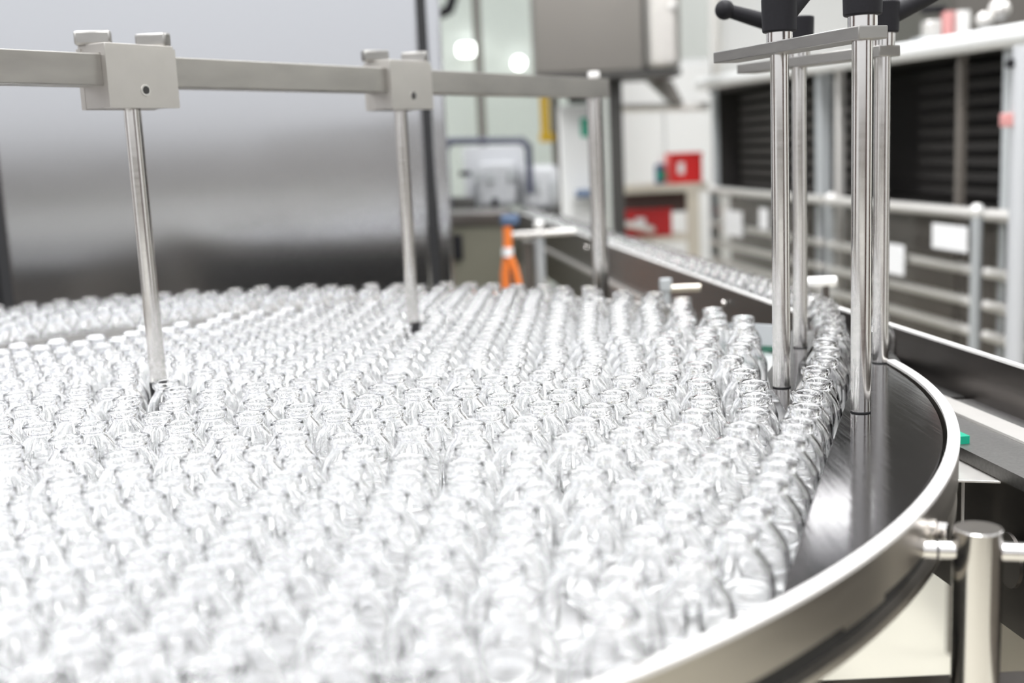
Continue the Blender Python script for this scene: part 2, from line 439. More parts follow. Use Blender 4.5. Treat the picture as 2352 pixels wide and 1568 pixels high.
# ---------------------------------------------------------------- clamp stands with levers
def stand(pa, pb, far, near, za, zb, lever_a, lever_b, r, label_bracket):
    """two upright rods, one flat bar, a black clamping lever on each rod"""
    A, B = Vector((*pa, 0)), Vector((*pb, 0))
    ax = (B - A).normalized(); yaw = math.atan2(ax.y, ax.x)
    mid = (A + B) / 2
    t = thing('clamp_stand', (mid.x, mid.y, 0.932), label_bracket, 'clamp stand', 'clamp stands over the outfeed lane')
    for P in (A, B):
        part(t, 'rod', M['rod'], cyl, (P.x, P.y, 0.9328), (P.x, P.y, za + 0.001), r, 40)
        part(t, 'rod_seat', M['rubber'], cyl, (P.x, P.y, 0.9321), (P.x, P.y, 0.9329), r * 1.02, 40)
    c0 = A - ax * far; c1 = B + ax * near
    L = (c1 - c0).length; c = (c0 + c1) / 2
    part(t, 'flat_bar', M['clamp'], box, (c.x, c.y, za), (L, 0.021, 0.0078), rot=rz(yaw), bev=0.0007)
    for P, lev in ((A, lever_a), (B, lever_b)):
        part(t, 'collar', M['rod'], cyl, (P.x, P.y, za + 0.0038), (P.x, P.y, zb), 0.0087, 32)
        bmh = bm_new()
        cyl(bmh, (P.x, P.y, zb), (P.x, P.y, zb + 0.0225), 0.0113, 40, 0.0119, bev=0.0012)
        hub = fin(bmh, 'lever_hub', M['black'], t)
        d = Vector((math.cos(lev[0]), math.sin(lev[0]), 0)); rise = lev[1]
        s = Vector((P.x, P.y, zb + 0.013)) + d * 0.006
        e2 = s + d * 0.052 + Vector((0, 0, rise))
        bma = bm_new()
        cyl(bma, s, e2, 0.0075, 24, 0.0052)
        ball(bma, e2 + d * 0.003 + Vector((0, 0, rise * 0.05)), 0.0078)
        fin(bma, 'lever_arm', M['black'], hub)
    return t
stand((0.189, 0.794), (0.219, 0.710), 0.070, 0.0105, 1.1648, 1.1752, (0.5, 0.045), (1.0, 0.05), 0.00625,
      'nearer pair of polished rods joined by a flat bar, standing astride the lane')
stand((0.241, 0.946), (0.282, 0.866), 0.066, 0.0075, 1.1645, 1.1775, (3.25, 0.016), (0.15, 0.022), 0.0060,
      'rear pair of polished rods and flat bar, partly hidden behind the nearer pair')

# ---------------------------------------------------------------- overhead square bar with clamp blocks
BD = Vector((math.sin(0.60), math.cos(0.60), 0)); BN = Vector((BD.y, -BD.x, 0)); BYAW = math.atan2(BD.y, BD.x)
B0 = Vector((-0.2792, 0.8938, 1.1768))
t = thing('square_bar', tuple(B0), 'long satin steel square bar crossing over the bottles at upper left', 'bar')
s0, s1 = -0.86, 0.722
c = B0 + BD * (s0 + s1) / 2
part(t, 'bar_body', M['bar'], box, c, (s1 - s0, 0.023, 0.023), rot=rz(BYAW), bev=0.0008)
p3 = B0 + BD * 0.703
part(t, 'end_post', M['rod'], cyl, (p3.x, p3.y, 0.0), (p3.x, p3.y, 1.167), 0.0102, 40)
part(t, 'post_cap', M['edge'], cyl, (p3.x, p3.y, 1.190), (p3.x, p3.y, 1.1975), 0.0075, 24, bev=0.001)
nb = B0 + BD * s0
part(t, 'near_post', M['rod'], cyl, (nb.x, nb.y, 0.0), (nb.x, nb.y, 1.167), 0.0102, 40)
def clamp_block(s, L, W, label, tops, foot):
    c = B0 + BD * s
    t = thing('clamp_block', (c.x, c.y, 1.149), label, 'clamp', 'clamp blocks on the square bar')
    bmb = bm_new()
    # the block is built around the bar: jaws front and back, floor below
    hw = W / 2; th = hw - 0.0116
    for sg in (1, -1):
        box(bmb, c + BN * sg * (hw - th / 2) + Vector((0, 0, -0.0055)), (L, th, 0.044), rot=rz(BYAW))
    box(bmb, c + Vector((0, 0, -0.0192)), (L - 0.0006, W - 0.0006, 0.0154), rot=rz(BYAW))
    fin(bmb, 'block_body', M['block'], t)
    part(t, 'top_plate', M['block'], box, c + Vector((0, 0, 0.0155)), (L * 0.97, W * 0.95, 0.0072), rot=rz(BYAW), bev=0.0005)
    hp = c + BN * (hw - 0.0004) + Vector((0, 0, -0.0145)) + BD * 0.001
    bmh = bm_new(); cyl(bmh, hp - BN * 0.001, hp + BN * 0.0008, 0.0042, 24); hole = fin(bmh, 'grub_screw', M['rod'], t)
    bmh = bm_new(); cyl(bmh, hp, hp + BN * 0.0010, 0.0030, 20); fin(bmh, 'screw_socket', M['void'], hole)
    for (sx, nx, tw) in tops:
        k = c + BD * sx + BN * nx + Vector((0, 0, 0.0242))
        bmk = bm_new(); box(bmk, k, (0.026, 0.010, 0.0105), rot=rz(tw), bev=0.0018); kn = fin(bmk, 'wing_knob', M['clamp'], t)
        bmk = bm_new(); cyl(bmk, k - Vector((0, 0, 0.0085)), k - Vector((0, 0, 0.005)), 0.0045, 20); fin(bmk, 'knob_stem', M['dark_steel'], kn)
    r = c
    part(t, 'rod', M['rod'], cyl, (r.x, r.y, 0.937), (r.x, r.y, 1.152), 0.0065, 40)
    part(t, 'rod_foot', M['rubber'], cyl, (r.x, r.y, ZD + 0.0005), (r.x, r.y, 0.938), 0.0072, 32)
clamp_block(-0.002, 0.064, 0.0335, 'nearer steel clamp block on the square bar, with a guide rod below', ((-0.024, -0.006, 0.2), (0.024, 0.002, -0.25)), 1)
clamp_block(0.318, 0.064, 0.0335, 'farther steel clamp block on the square bar, with a guide rod below', ((-0.026, -0.006, 0.5), (0.025, 0.002, -0.2)), 1)

# ---------------------------------------------------------------- post and cross rod outside the rim
t = thing('support_post', (0.2105, 0.506, 0), 'thick polished round post with a cross rod outside the right rim', 'post')
part(t, 'post_body', M['rod'], cyl, (0.2105, 0.506, 0.0), (0.2105, 0.506, 0.9245), 0.0109, 48, bev=0.0006)
part(t, 'cross_rod', M['rod'], cyl, (0.1835, 0.512, 0.9135), (0.375, 0.4683, 0.9135), 0.0043, 28)
part(t, 'rod_collar', M['rod'], cyl, (0.1835, 0.512, 0.9135), (0.193, 0.5098, 0.9135), 0.0036, 28)
part(t, 'rod_ring', M['black'], cyl, (0.1925, 0.5099, 0.9135), (0.1935, 0.5097, 0.9135), 0.0045, 28)
# ---------------------------------------------------------------- conveyor
def cv(off, y):           # offset to the right of the bottle file, at depth y
    return (0.287 - 0.12 * (y - 1.275) + off, y)
CYAW = math.atan2(1, -0.12)
t = thing('conveyor', (0.30, 1.2, 0), 'straight dark steel conveyor carrying a single file of bottles', 'conveyor')
def strip(bm, o0, o1, y0, y1, z0, z1, bev=0.0):
    prism(bm, [cv(o0, y0), cv(o1, y0), cv(o1, y1), cv(o0, y1)], z0, z1, bev)
part(t, 'belt', M['bed'], strip, -0.0165, 0.0225, 1.07, 3.25, 0.897, ZD - 0.0002)
bm = bm_new()
prism(bm, [(0.3005, 0.885), (0.319, 0.93), (0.331, 0.97), (0.3345, 1.07), (0.27, 1.07), (0.278, 0.99)], 0.897, ZD - 0.0002); fin(bm, 'dead_plate', M['bed'], t)
part(t, 'bed', M['bed'], strip, -0.055, 0.024, 0.35, 0.88, 0.888, 0.8965)
part(t, 'wear_strip', M['bright'], strip, -0.013, 0.007, 0.35, 0.93, 0.8966, 0.8985)
part(t, 'side_panel', M['dark_steel'], strip, -0.0545, -0.0505, 0.35, 1.02, 0.795, 0.8925)
part(t, 'side_panel', M['dark_steel'], strip, -0.022, -0.018, 1.05, 3.3, 0.80, 0.8905)
part(t, 'bed', M['void'], strip, -0.0175, 0.024, 0.89, 3.3, 0.80, 0.8965)
part(t, 'near_rail', M['dark_steel'], strip, -0.0225, -0.0195, 1.10, 3.3, 0.891, 0.9335)
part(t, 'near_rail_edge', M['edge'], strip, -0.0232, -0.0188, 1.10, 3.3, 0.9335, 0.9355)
part(t, 'far_rail', M['dark_steel'], strip, 0.024, 0.027, 0.35, 3.3, 0.8935, 0.9335)
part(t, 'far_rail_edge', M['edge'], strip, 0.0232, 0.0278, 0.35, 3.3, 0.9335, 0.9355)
part(t, 'lower_rail', M['tube'], strip, -0.030, -0.022, 1.05, 3.2, 0.868, 0.874)
part(t, 'end_seam', M['bright'], box, (0.2875, 0.716, 0.84), (0.0016, 0.0016, 0.09))
bmc = bm_new(); cyl(bmc, (0.2962, 0.668, 0.845), (0.2985, 0.668, 0.845), 0.017, 40); fin(bmc, 'access_cap', M['dark_steel'], t)
for y in (0.72, 1.9, 3.1):
    x = cv(0, y)[0]
    part(t, 'leg', M['legsteel'], box, (x + 0.0, y, 0.397), (0.07, 0.09, 0.794), bev=0.003)
for y in (1.35, 2.2):
    x = cv(0, y)[0]
    part(t, 'guide_bolt', M['rod'], cyl, (x - 0.0235, y, 0.915), (x - 0.0265, y, 0.915), 0.004, 16)

# bracket parts at the outfeed
t = thing('green_block', (0.301, 0.757, 0.89), 'small bright green plastic block just outside the right rim', 'block')
tag(t); t['label'] = 'small bright green plastic block just outside the right rim'
part(t, 'block_body', M['green'], box, (0.2995, 0.757, 0.8945), (0.010, 0.014, 0.015), rot=rz(0.15), bev=0.0004)
part(t, 'block_foot', M['dkgreen'], box, (0.300, 0.760, 0.8872), (0.008, 0.012, 0.004), rot=rz(0.15))
bm = bm_new(); prism(bm, [(0.268, 0.703), (0.309, 0.692), (0.3035, 0.735), (0.2985, 0.768), (0.275, 0.73)], 0.8855, 0.8872, 0.0003)
tag(fin(bm, 'bracket_plate', M['bright']), 'light grey triangular bracket plate under the green block', 'bracket')
t = thing('guide_bracket', (0.195, 1.35, 0.93), 'small guide bracket with round knob behind the far bottles', 'bracket')
part(t, 'knob', M['grey'], cyl, (0.184, 1.345, 0.934), (0.184, 1.345, 0.948), 0.0075, 24, bev=0.001)
part(t, 'knob_shaft', M['grey'], cyl, (0.184, 1.345, 0.906), (0.184, 1.345, 0.935), 0.0055, 20)
part(t, 'bracket_rod', M['legsteel'], cyl, (0.189, 1.345, 0.936), (0.224, 1.342, 0.936), 0.0042, 20)
t = thing('stop_rod', (0.33, 1.19, 0.955), 'short bright round rod sticking out behind the rear rods', 'rod')
part(t, 'rod_body', M['edge'], cyl, (0.300, 1.192, 0.955), (0.341, 1.191, 0.955), 0.0058, 24, bev=0.001)
part(t, 'rod_bracket', M['dark_steel'], box, (0.330, 1.191, 0.944), (0.006, 0.008, 0.024))

# ---------------------------------------------------------------- tunnel machine and guard frames, right
def fp(y, off=0.0):       # point on the guard plane at depth y, off = metres behind it
    return (0.9 - 0.1301 * (y - 2.2) + off * 0.9916, y + off * 0.129)
FY = math.atan2(1, -0.1301)
def seg_on(bm, y0, y1, z0, z1, off, th):
    a0, a1 = fp(y0, off), fp(y1, off); b0, b1 = fp(y0, off + th), fp(y1, off + th)
    prism(bm, [a0, b0, b1, a1], z0, z1)
t = thing('drying_tunnel', (1.0, 2.8, 0), 'dark steel tunnel machine with a white top tube, at right', 'machine')
part(t, 'lining', M['tunnel'], seg_on, 1.2, 3.95, 0.93, 1.30, 0.32, 0.03)
part(t, 'lining_end', M['tunnel'], seg_on, 3.90, 3.95, 0.93, 1.28, 0.04, 0.30)
part(t, 'lining_floor', M['tunnel'], seg_on, 1.2, 3.95, 0.925, 0.94, 0.06, 0.26)
part(t, 'lining_roof', M['tunnel'], seg_on, 1.2, 3.95, 1.262, 1.275, 0.03, 0.30)
bm = bm_new()
for k in range(9):
    seg_on(bm, 2.95, 3.84, 0.955 + 0.034 * k, 0.974 + 0.034 * k, 0.10, 0.012)
fin(bm, 'slat_screen', M['slats'], t)
bm = bm_new()
for k in range(9):
    seg_on(bm, 1.25, 2.86, 0.955 + 0.034 * k, 0.974 + 0.034 * k, 0.22, 0.012)
fin(bm, 'slat_screen', M['tunnel'], t)
part(t, 'lower_panel', M['taupe'], seg_on, 1.2, 3.95, 0.50, 0.93, 0.10, 0.02)
a0, a1 = fp(3.95), fp(1.2)
part(t, 'top_tube', M['white'], cyl, (*a0, 1.296), (*a1, 1.250), 0.0195, 28)
for y, w, mat in ((3.87, 0.020, 'grey'), (2.985, 0.034, 'grey'), (2.885, 0.020, 'tube'), (2.31, 0.018, 'taupe'), (2.135, 0.026, 'grey')):
    p = fp(y, 0.025)
    part(t, 'frame_post', M[mat], box, (p[0], p[1], 0.64), (w * 0.8, w, 1.28), rot=rz(FY), bev=0.003)
for y in (1.25, 3.9):
    p = fp(y, 0.2)
    part(t, 'leg', M['grey'], box, (p[0], p[1], 0.25), (0.05, 0.05, 0.5))
def guard(y0, y1, label, ends, zs=(0.945, 0.836, 0.774, 0.716, 0.655)):
    m = fp((y0 + y1) / 2)
    t = thing('guard_frame', (m[0], m[1], 0), label, 'guard', 'guard frames before the tunnel machine')
    for i, z in enumerate(zs):
        part(t, 'rail', M['tube'], cyl, (*fp(y0), z), (*fp(y1), z), 0.0105 if i else 0.012, 20)
    for y in ends:
        p = fp(y)
        part(t, 'upright', M['grey'], cyl, (p[0], p[1], 0.0), (p[0], p[1], 0.955), 0.0105, 20)
        part(t, 'joint', M['edge'], ball, (p[0], p[1], 0.950), 0.0145)
    part(t, 'clear_sheet', M['sheet'], seg_on, y0 - 0.03, y1 + 0.03, 0.64, 0.94, -0.017, 0.003)
guard(3.84, 2.92, 'farthest guard frame with pale tubes, left of the grey post', (3.84,))
guard(2.88, 2.20, 'middle guard frame with pale tubes and two white papers', (2.88, 2.20))
guard(2.16, 1.45, 'nearest guard frame with pale tubes, cut off by the right edge', (1.45,))
def note(y0, y1, z0, z1, label, ):
    bm = bm_new(); seg_on(bm, y0, y1, z0, z1, -0.0195, 0.0012)
    tag(fin(bm, 'paper_note', M['paper']), label, 'paper', 'papers on the guard frames')
note(3.66, 3.49, 0.812, 0.890, 'white upright paper note on the farthest guard frame')
note(3.34, 3.27, 0.848, 0.908, 'narrow white paper just left of the tall front rod')
note(2.60, 2.455, 0.800, 0.866, 'white paper hanging low on the middle guard frame')
note(2.335, 2.20, 0.871, 0.921, 'wide white paper at the upper right of the middle guard frame')
t = thing('upright_pole', (0.846, 1.90, 0), 'pale grey thick pole at the right edge beside the tunnel', 'pole')
part(t, 'pole_body', M['ltgrey'], cyl, (0.846, 1.90, 0.0), (0.846, 1.90, 1.235), 0.0157, 32)
part(t, 'pole_bracket', M['pink'], box, (0.8245, 1.905, 1.117), (0.018, 0.02, 0.022), bev=0.003)
part(t, 'pole_clamp', M['black'], box, (0.828, 1.905, 1.207), (0.010, 0.02, 0.014), bev=0.003)
# air valves on the machine roof
t = thing('air_valve', (0.95, 2.42, 1.275), 'cluster of air valves, red and white, on top of the tunnel', 'valve')
part(t, 'valve_base', M['grey'], box, (0.97, 2.44, 1.285), (0.22, 0.05, 0.02), bev=0.003)
part(t, 'valve_body', M['tube'], box, (0.895, 2.44, 1.312), (0.03, 0.04, 0.034), bev=0.004)
part(t, 'red_knob', M['pink'], cyl, (0.925, 2.43, 1.295), (0.925, 2.43, 1.345), 0.014, 24)
part(t, 'white_knob', M['edge'], cyl, (0.955, 2.43, 1.295), (0.955, 2.43, 1.345), 0.015, 24)
part(t, 'black_lever', M['black'], box, (0.895, 2.43, 1.350), (0.05, 0.02, 0.014), bev=0.004)
part(t, 'white_dome', M['tube'], ball, (1.035, 2.44, 1.345), 0.022)
part(t, 'white_dome', M['tube'], ball, (1.005, 2.44, 1.325), 0.018)
t = thing('steel_housing', (1.45, 3.2, 0), 'grey brown steel housing above the tunnel at the upper right', 'machine')
part(t, 'housing_body', M['hood'], box, (1.62, 3.15, 1.63), (1.05, 0.6, 0.66), bev=0.01)
part(t, 'housing_column', M['grey'], box, (1.9, 3.3, 0.65), (0.2, 0.2, 1.3))
t = thing('white_partition', (1.35, 5.2, 0), 'white painted partition wall behind the tunnel machine', 'partition')
part(t, 'board', M['white'], box, (1.83, 5.2, 0.98), (1.75, 0.06, 1.96))
part(t, 'edge_post', M['tube'], cyl, (0.945, 5.15, 0), (0.945, 5.15, 1.96), 0.025, 20)

# ---------------------------------------------------------------- machines in the middle distance
hr = math.radians(-28)
t = thing('extraction_hood', (0.42, 3.95, 0), 'large brown-grey steel hood with its brighter side face built in lighter steel, over the far machines', 'hood')
part(t, 'hood_body', M['hood'], box, (0.277, 3.74, 1.735), (0.336, 0.26, 0.81), bev=0.004)
part(t, 'bright_side_face', M['block'], box, (0.5035, 3.74, 1.735), (0.113, 0.26, 0.81), bev=0.02)  # side face of the hood, its brighter light put into a lighter steel
part(t, 'side_rivet', M['edge'], ball, (0.535, 3.605, 1.515), 0.012)
part(t, 'hood_skirt', M['charcoal'], box, (0.332, 3.74, 1.319), (0.45, 0.27, 0.02), bev=0.003)
part(t, 'column', M['charcoal'], box, (0.362, 3.72, 0.66), (0.040, 0.05, 1.31), bev=0.002)
t = thing('white_dispenser', (0.245, 3.9, 0), 'tall white upright unit with green label under the hood', 'machine')
part(t, 'dispenser_body', M['white'], box, (0.246, 3.9, 0.72), (0.112, 0.08, 1.04), bev=0.006)
part(t, 'dispenser_base', M['grey'], box, (0.246, 3.9, 0.10), (0.14, 0.12, 0.20))
part(t, 'label_plate', M['green'], box, (0.275, 3.857, 1.168), (0.030, 0.006, 0.062))
part(t, 'top_handle', M['black'], box, (0.258, 3.86, 1.258), (0.075, 0.03, 0.024), bev=0.008)
part(t, 'blue_tray', M['blue'], box, (0.262, 3.80, 0.955), (0.06, 0.09, 0.022), bev=0.006)
t = thing('yellow_sleeve', (0.158, 4.2, 1.13), 'narrow yellow hanging piece left of the white dispenser', 'fitting')
bm = bm_new(); prism(bm, [(0.140, 4.2), (0.172, 4.2), (0.172, 4.23), (0.140, 4.23)], 1.15, 1.29); fin(bm, 'sleeve_body', M['yellow'], t)
bm = bm_new(); prism(bm, [(0.134, 4.195), (0.186, 4.195), (0.186, 4.235), (0.134, 4.235)], 1.128, 1.16, 0.004); fin(bm, 'sleeve_foot', M['yellow'], t)
bm = bm_new(); cyl(bm, (0.192, 4.22, 0), (0.192, 4.22, 2.0), 0.014, 20); fin(bm, 'sleeve_pole', M['taupe'], t)
t = thing('labelling_machine', (-0.02, 3.4, 0), 'labelling machine with a navy tube hoop and grey clear covers', 'machine')
bm = bm_new()
tube_path(bm, [(-0.165, 3.3, 0.93), (-0.165, 3.3, 1.115), (-0.150, 3.3, 1.138), (0.055, 3.3, 1.130), (0.072, 3.3, 1.112), (0.072, 3.3, 0.98)], 0.0105, 14); fin(bm, 'hoop', M['navy'], t)
part(t, 'back_screen', M['ltgrey'], box, (-0.03, 3.46, 1.03), (0.18, 0.02, 0.18), bev=0.004)
part(t, 'cover', M['ltgrey'], box, (-0.02, 3.42, 1.01), (0.11, 0.12, 0.125), bev=0.012)
part(t, 'cover', M['ltgrey'], box, (0.10, 3.42, 0.995), (0.115, 0.12, 0.125), bev=0.018)
part(t, 'deck', M['charcoal'], box, (-0.01, 3.44, 0.90), (0.34, 0.22, 0.05), bev=0.004)
part(t, 'cabinet', M['olive'], box, (-0.04, 3.44, 0.44), (0.26, 0.2, 0.88), bev=0.004)
for x, z, w, h, m in ((-0.078, 1.035, 0.022, 0.03, 'grey'), (-0.040, 1.030, 0.020, 0.03, 'grey'), (0.021, 1.035, 0.022, 0.03, 'grey'), (0.068, 1.0, 0.014, 0.04, 'navy'), (0.096, 1.0, 0.012, 0.04, 'grey'), (0.140, 0.985, 0.014, 0.06, 'grey')):
    part(t, 'cover_vent', M[m], box, (x, 3.354, z), (w, 0.012, h), bev=0.003)
part(t, 'motor', M['charcoal'], box, (-0.128, 3.33, 0.957), (0.085, 0.06, 0.045), bev=0.008)
part(t, 'sensor', M['black'], box, (-0.112, 3.33, 1.045), (0.034, 0.03, 0.014), bev=0.003)
part(t, 'side_knob', M['black'], box, (-0.190, 3.34, 1.075), (0.016, 0.04, 0.085), bev=0.004)
part(t, 'feeler', M['black'], cyl, (-0.03, 3.25, 0.93), (-0.03, 3.25, 0.975), 0.009, 16)
t = thing('motor_casing', (-0.09, 2.85, 0), 'olive grey machine casing with a black slot, below the labelling machine', 'machine')
part(t, 'casing_body', M['olive'], box, (-0.082, 2.9, 0.465), (0.155, 0.2, 0.93), bev=0.01)
part(t, 'slot', M['black'], box, (-0.125, 2.797, 0.878), (0.032, 0.02, 0.062), bev=0.004)
part(t, 'casing_lid', M['dark_steel'], box, (-0.082, 2.9, 0.945), (0.18, 0.22, 0.03), bev=0.004)
t = thing('orange_hose', (0.0, 2.2, 0.5), 'forked orange hose hanging below the blue coupling', 'hose')
bm = bm_new(); tube_path(bm, [(0.001, 2.2, 0.962), (0.0, 2.2, 0.915), (-0.008, 2.2, 0.870), (-0.006, 2.2, 0.52)], 0.0085, 14); fin(bm, 'hose_branch', M['orange'], t)
bm = bm_new(); tube_path(bm, [(0.0, 2.196, 0.915), (0.012, 2.196, 0.88), (0.020, 2.196, 0.84), (0.022, 2.196, 0.52)], 0.0068, 14); fin(bm, 'hose_branch', M['orange'], t)
part(t, 'hose_tape', M['paper'], cyl, (0.0, 2.198, 0.922), (-0.001, 2.198, 0.905), 0.0108, 18)
part(t, 'coupling', M['blue'], box, (0.006, 2.205, 0.974), (0.036, 0.03, 0.020), bev=0.006)
t = thing('pipe_stand', (0.064, 2.31, 0), 'slim grey pipe stand with a crossbar beside the orange hose', 'stand')
part(t, 'crossbar', M['tube'], cyl, (0.0105, 2.3, 0.938), (0.136, 2.3, 0.940), 0.006, 16)
part(t, 'pole', M['grey'], cyl, (0.064, 2.31, 0.0), (0.064, 2.31, 0.944), 0.010, 20)
part(t, 'pole', M['taupe'], cyl, (0.041, 2.33, 0.0), (0.041, 2.33, 0.92), 0.012, 20)
part(t, 'pole_cap', M['edge'], ball, (0.064, 2.31, 0.955), 0.0105)
t = thing('overhead_arm', (-0.25, 5.0, 1.7), 'black angled arm at the top, left of the glass partition', 'arm')
bm = bm_new(); tube_path(bm, [(-0.31, 5.0, 1.655), (-0.20, 5.0, 1.70), (-0.17, 5.0, 1.78), (-0.165, 5.0, 2.2)], 0.022, 16); fin(bm, 'arm_tube', M['black'], t)
# white store cupboard, shelf, bins
t = thing('white_cupboard', (0.70, 5.0, 0), 'white cupboard with double doors behind the red bins', 'cupboard')
part(t, 'cupboard_body', M['white'], box, (0.69, 5.12, 0.75), (0.42, 0.24, 1.40), bev=0.004)
part(t, 'door', M['white'], box, (0.594, 4.99, 0.80), (0.196, 0.02, 1.26), bev=0.006)
part(t, 'door', M['white'], box, (0.794, 4.99, 0.80), (0.196, 0.02, 1.26), bev=0.006)
part(t, 'plinth', M['grey'], box, (0.69, 5.12, 0.025), (0.40, 0.22, 0.05))
t = thing('steel_funnel', (0.55, 3.95, 1.2), 'grey slanted chute under the right end of the hood', 'chute')
bm = bm_new()
v = [bm.verts.new(p) for p in ((0.494, 3.93, 1.315), (0.575, 3.93, 1.31), (0.612, 3.93, 1.235), (0.585, 3.93, 1.225), (0.494, 4.0, 1.315), (0.575, 4.0, 1.31), (0.612, 4.0, 1.235), (0.585, 4.0, 1.225))]
for f in ((0, 1, 2, 3), (7, 6, 5, 4), (0, 4, 5, 1), (1, 5, 6, 2), (2, 6, 7, 3), (3, 7, 4, 0)): bm.faces.new([v[i] for i in f])
bmesh.ops.recalc_face_normals(bm, faces=bm.faces); fin(bm, 'chute_body', M['hood'], t)
part(t, 'chute_tube', M['tube'], cyl, (0.405, 3.97, 1.228), (0.695, 3.97, 1.222), 0.014, 20)
part(t, 'chute_tube_end', M['edge'], ball, (0.69, 3.97, 1.222), 0.0165)
t = thing('bin_shelf', (0.55, 4.25, 0), 'pale work shelf with a dark red-brown front under the red bins', 'shelf')
part(t, 'shelf_board', M['beige'], box, (0.565, 4.25, 0.945), (0.32, 0.24, 0.028), bev=0.003)
part(t, 'shelf_apron', M['brown'], box, (0.53, 4.20, 0.893), (0.25, 0.02, 0.07))
part(t, 'lower_board', M['beige'], box, (0.53, 4.27, 0.762), (0.26, 0.2, 0.02))
part(t, 'leg', M['beige'], box, (0.672, 4.15, 0.465), (0.042, 0.04, 0.93), bev=0.003)
part(t, 'leg', M['beige'], box, (0.42, 4.33, 0.465), (0.03, 0.03, 0.93), bev=0.003)
bm = bm_new(); cyl(bm, (0.417, 4.13, 0.829), (0.520, 4.13, 0.803), 0.0125, 20); ball(bm, (0.520, 4.13, 0.803), 0.0125); cyl(bm, (0.42, 4.32, 0.829), (0.419, 4.13, 0.829), 0.008, 20); fin(bm, 'front_tube', M['tube'], t)
def bin_(c, w, d, h, mat, label):
    t = thing('plastic_bin', (c[0], c[1], c[2]), label, 'bin', 'red plastic bins')
    bm = bm_new()
    box(bm, (c[0], c[1] - d / 2, c[2] + h / 2), (w, 0.006, h)); box(bm, (c[0], c[1] + d / 2, c[2] + h / 2), (w, 0.006, h))
    box(bm, (c[0] - w / 2, c[1], c[2] + h / 2), (0.006, d, h)); box(bm, (c[0] + w / 2, c[1], c[2] + h / 2), (0.006, d, h)); box(bm, (c[0], c[1], c[2] + 0.004), (w, d, 0.008))
    fin(bm, 'bin_body', mat, t)
    part(t, 'label_card', M['paper'], box, (c[0] - w * 0.18, c[1] - d / 2 - 0.004, c[2] + h * 0.5), (w * 0.22, 0.003, h * 0.38))
    part(t, 'bin_lip', mat, box, (c[0], c[1] - d / 2 - 0.005, c[2] + h - 0.006), (w + 0.012, 0.008, 0.012), bev=0.002)
bin_((0.655, 4.24, 0.9595), 0.108, 0.13, 0.108, M['red'], 'bright red plastic bin standing on the pale shelf')
bin_((0.515, 4.26, 0.7725), 0.165, 0.15, 0.10, M['dkred'], 'darker red plastic bin on the lower board, under the shelf')
t = thing('spray_bottle', (0.568, 4.23, 0.9595), 'small blue and green bottle left of the bright red bin', 'bottle')
part(t, 'bottle_body', M['blue'], cyl, (0.568, 4.23, 0.9595), (0.568, 4.23, 1.03), 0.02, 20, bev=0.004)
part(t, 'bottle_label', M['green'], cyl, (0.570, 4.229, 0.975), (0.570, 4.229, 1.005), 0.0206, 20)
part(t, 'bottle_cap', M['paper'], cyl, (0.568, 4.23, 1.03), (0.568, 4.23, 1.055), 0.009, 16)

# ---------------------------------------------------------------- the glass bottles
OUT = [(0, 0.0), (0.0135, 0.0), (0.0150, 0.0006), (0.0158, 0.0022), (0.0160, 0.005), (0.0160, 0.0200), (0.0158, 0.0228), (0.0150, 0.0258), (0.0136, 0.0288), (0.0118, 0.0318), (0.0101, 0.0343), (0.0089, 0.0360), (0.0084, 0.0372), (0.0084, 0.0383), (0.0090, 0.0390), (0.0098, 0.0396), (0.0100, 0.0406), (0.0100, 0.0427), (0.0097, 0.0436), (0.0090, 0.0440)]
INN = [(0.0074, 0.0440), (0.0066, 0.0436), (0.0063, 0.0425), (0.0062, 0.0380), (0.0067, 0.0362), (0.0082, 0.0338), (0.0103, 0.0312), (0.0122, 0.0282), (0.0136, 0.0250), (0.0143, 0.0220), (0.0145, 0.0190), (0.0145, 0.0052), (0.0140, 0.0036), (0.0125, 0.0028), (0.0060, 0.0034), (0, 0.0038)]
def bottle_mesh(name, seg, prof):
    bm = bmesh.new(); lathe(bm, prof, seg)
    bmesh.ops.recalc_face_normals(bm, faces=bm.faces)
    me = bpy.data.meshes.new(name); bm.to_mesh(me); bm.free()
    for p in me.polygons: p.use_smooth = True
    me.materials.append(M['glass'])
    return me
bottle_me = bottle_mesh('glass_bottle', 40, OUT + INN)
BZ = ZD + 0.0002
rnd = random.Random(5)
def pts(s):
    return [(int(a) / 1e4, int(b) / 1e4) for a, b in (p.split(',') for p in s.split())]
first = None
def bottle(x, y, label, group=None, cat='bottle'):
    global first
    if first is None:
        o = bpy.data.objects.new('glass_bottle', bottle_me); first = o
    else:
        o = first.copy()
        for k in list(o.keys()): del o[k]
    S.collection.objects.link(o)
    o.location = (x, y, BZ); o.rotation_euler = (0, 0, rnd.uniform(0, 6.28))
    return tag(o, label, cat, group)
ORD = ['first', 'second', 'third', 'fourth', 'fifth', 'sixth', 'seventh', 'eighth', 'ninth', 'tenth', 'eleventh', 'twelfth', 'thirteenth', 'fourteenth', 'fifteenth', 'sixteenth', 'seventeenth', 'eighteenth', 'nineteenth', 'twentieth',
       'twenty-first', 'twenty-second', 'twenty-third', 'twenty-fourth', 'twenty-fifth', 'twenty-sixth', 'twenty-seventh', 'twenty-eighth', 'twenty-ninth', 'thirtieth']
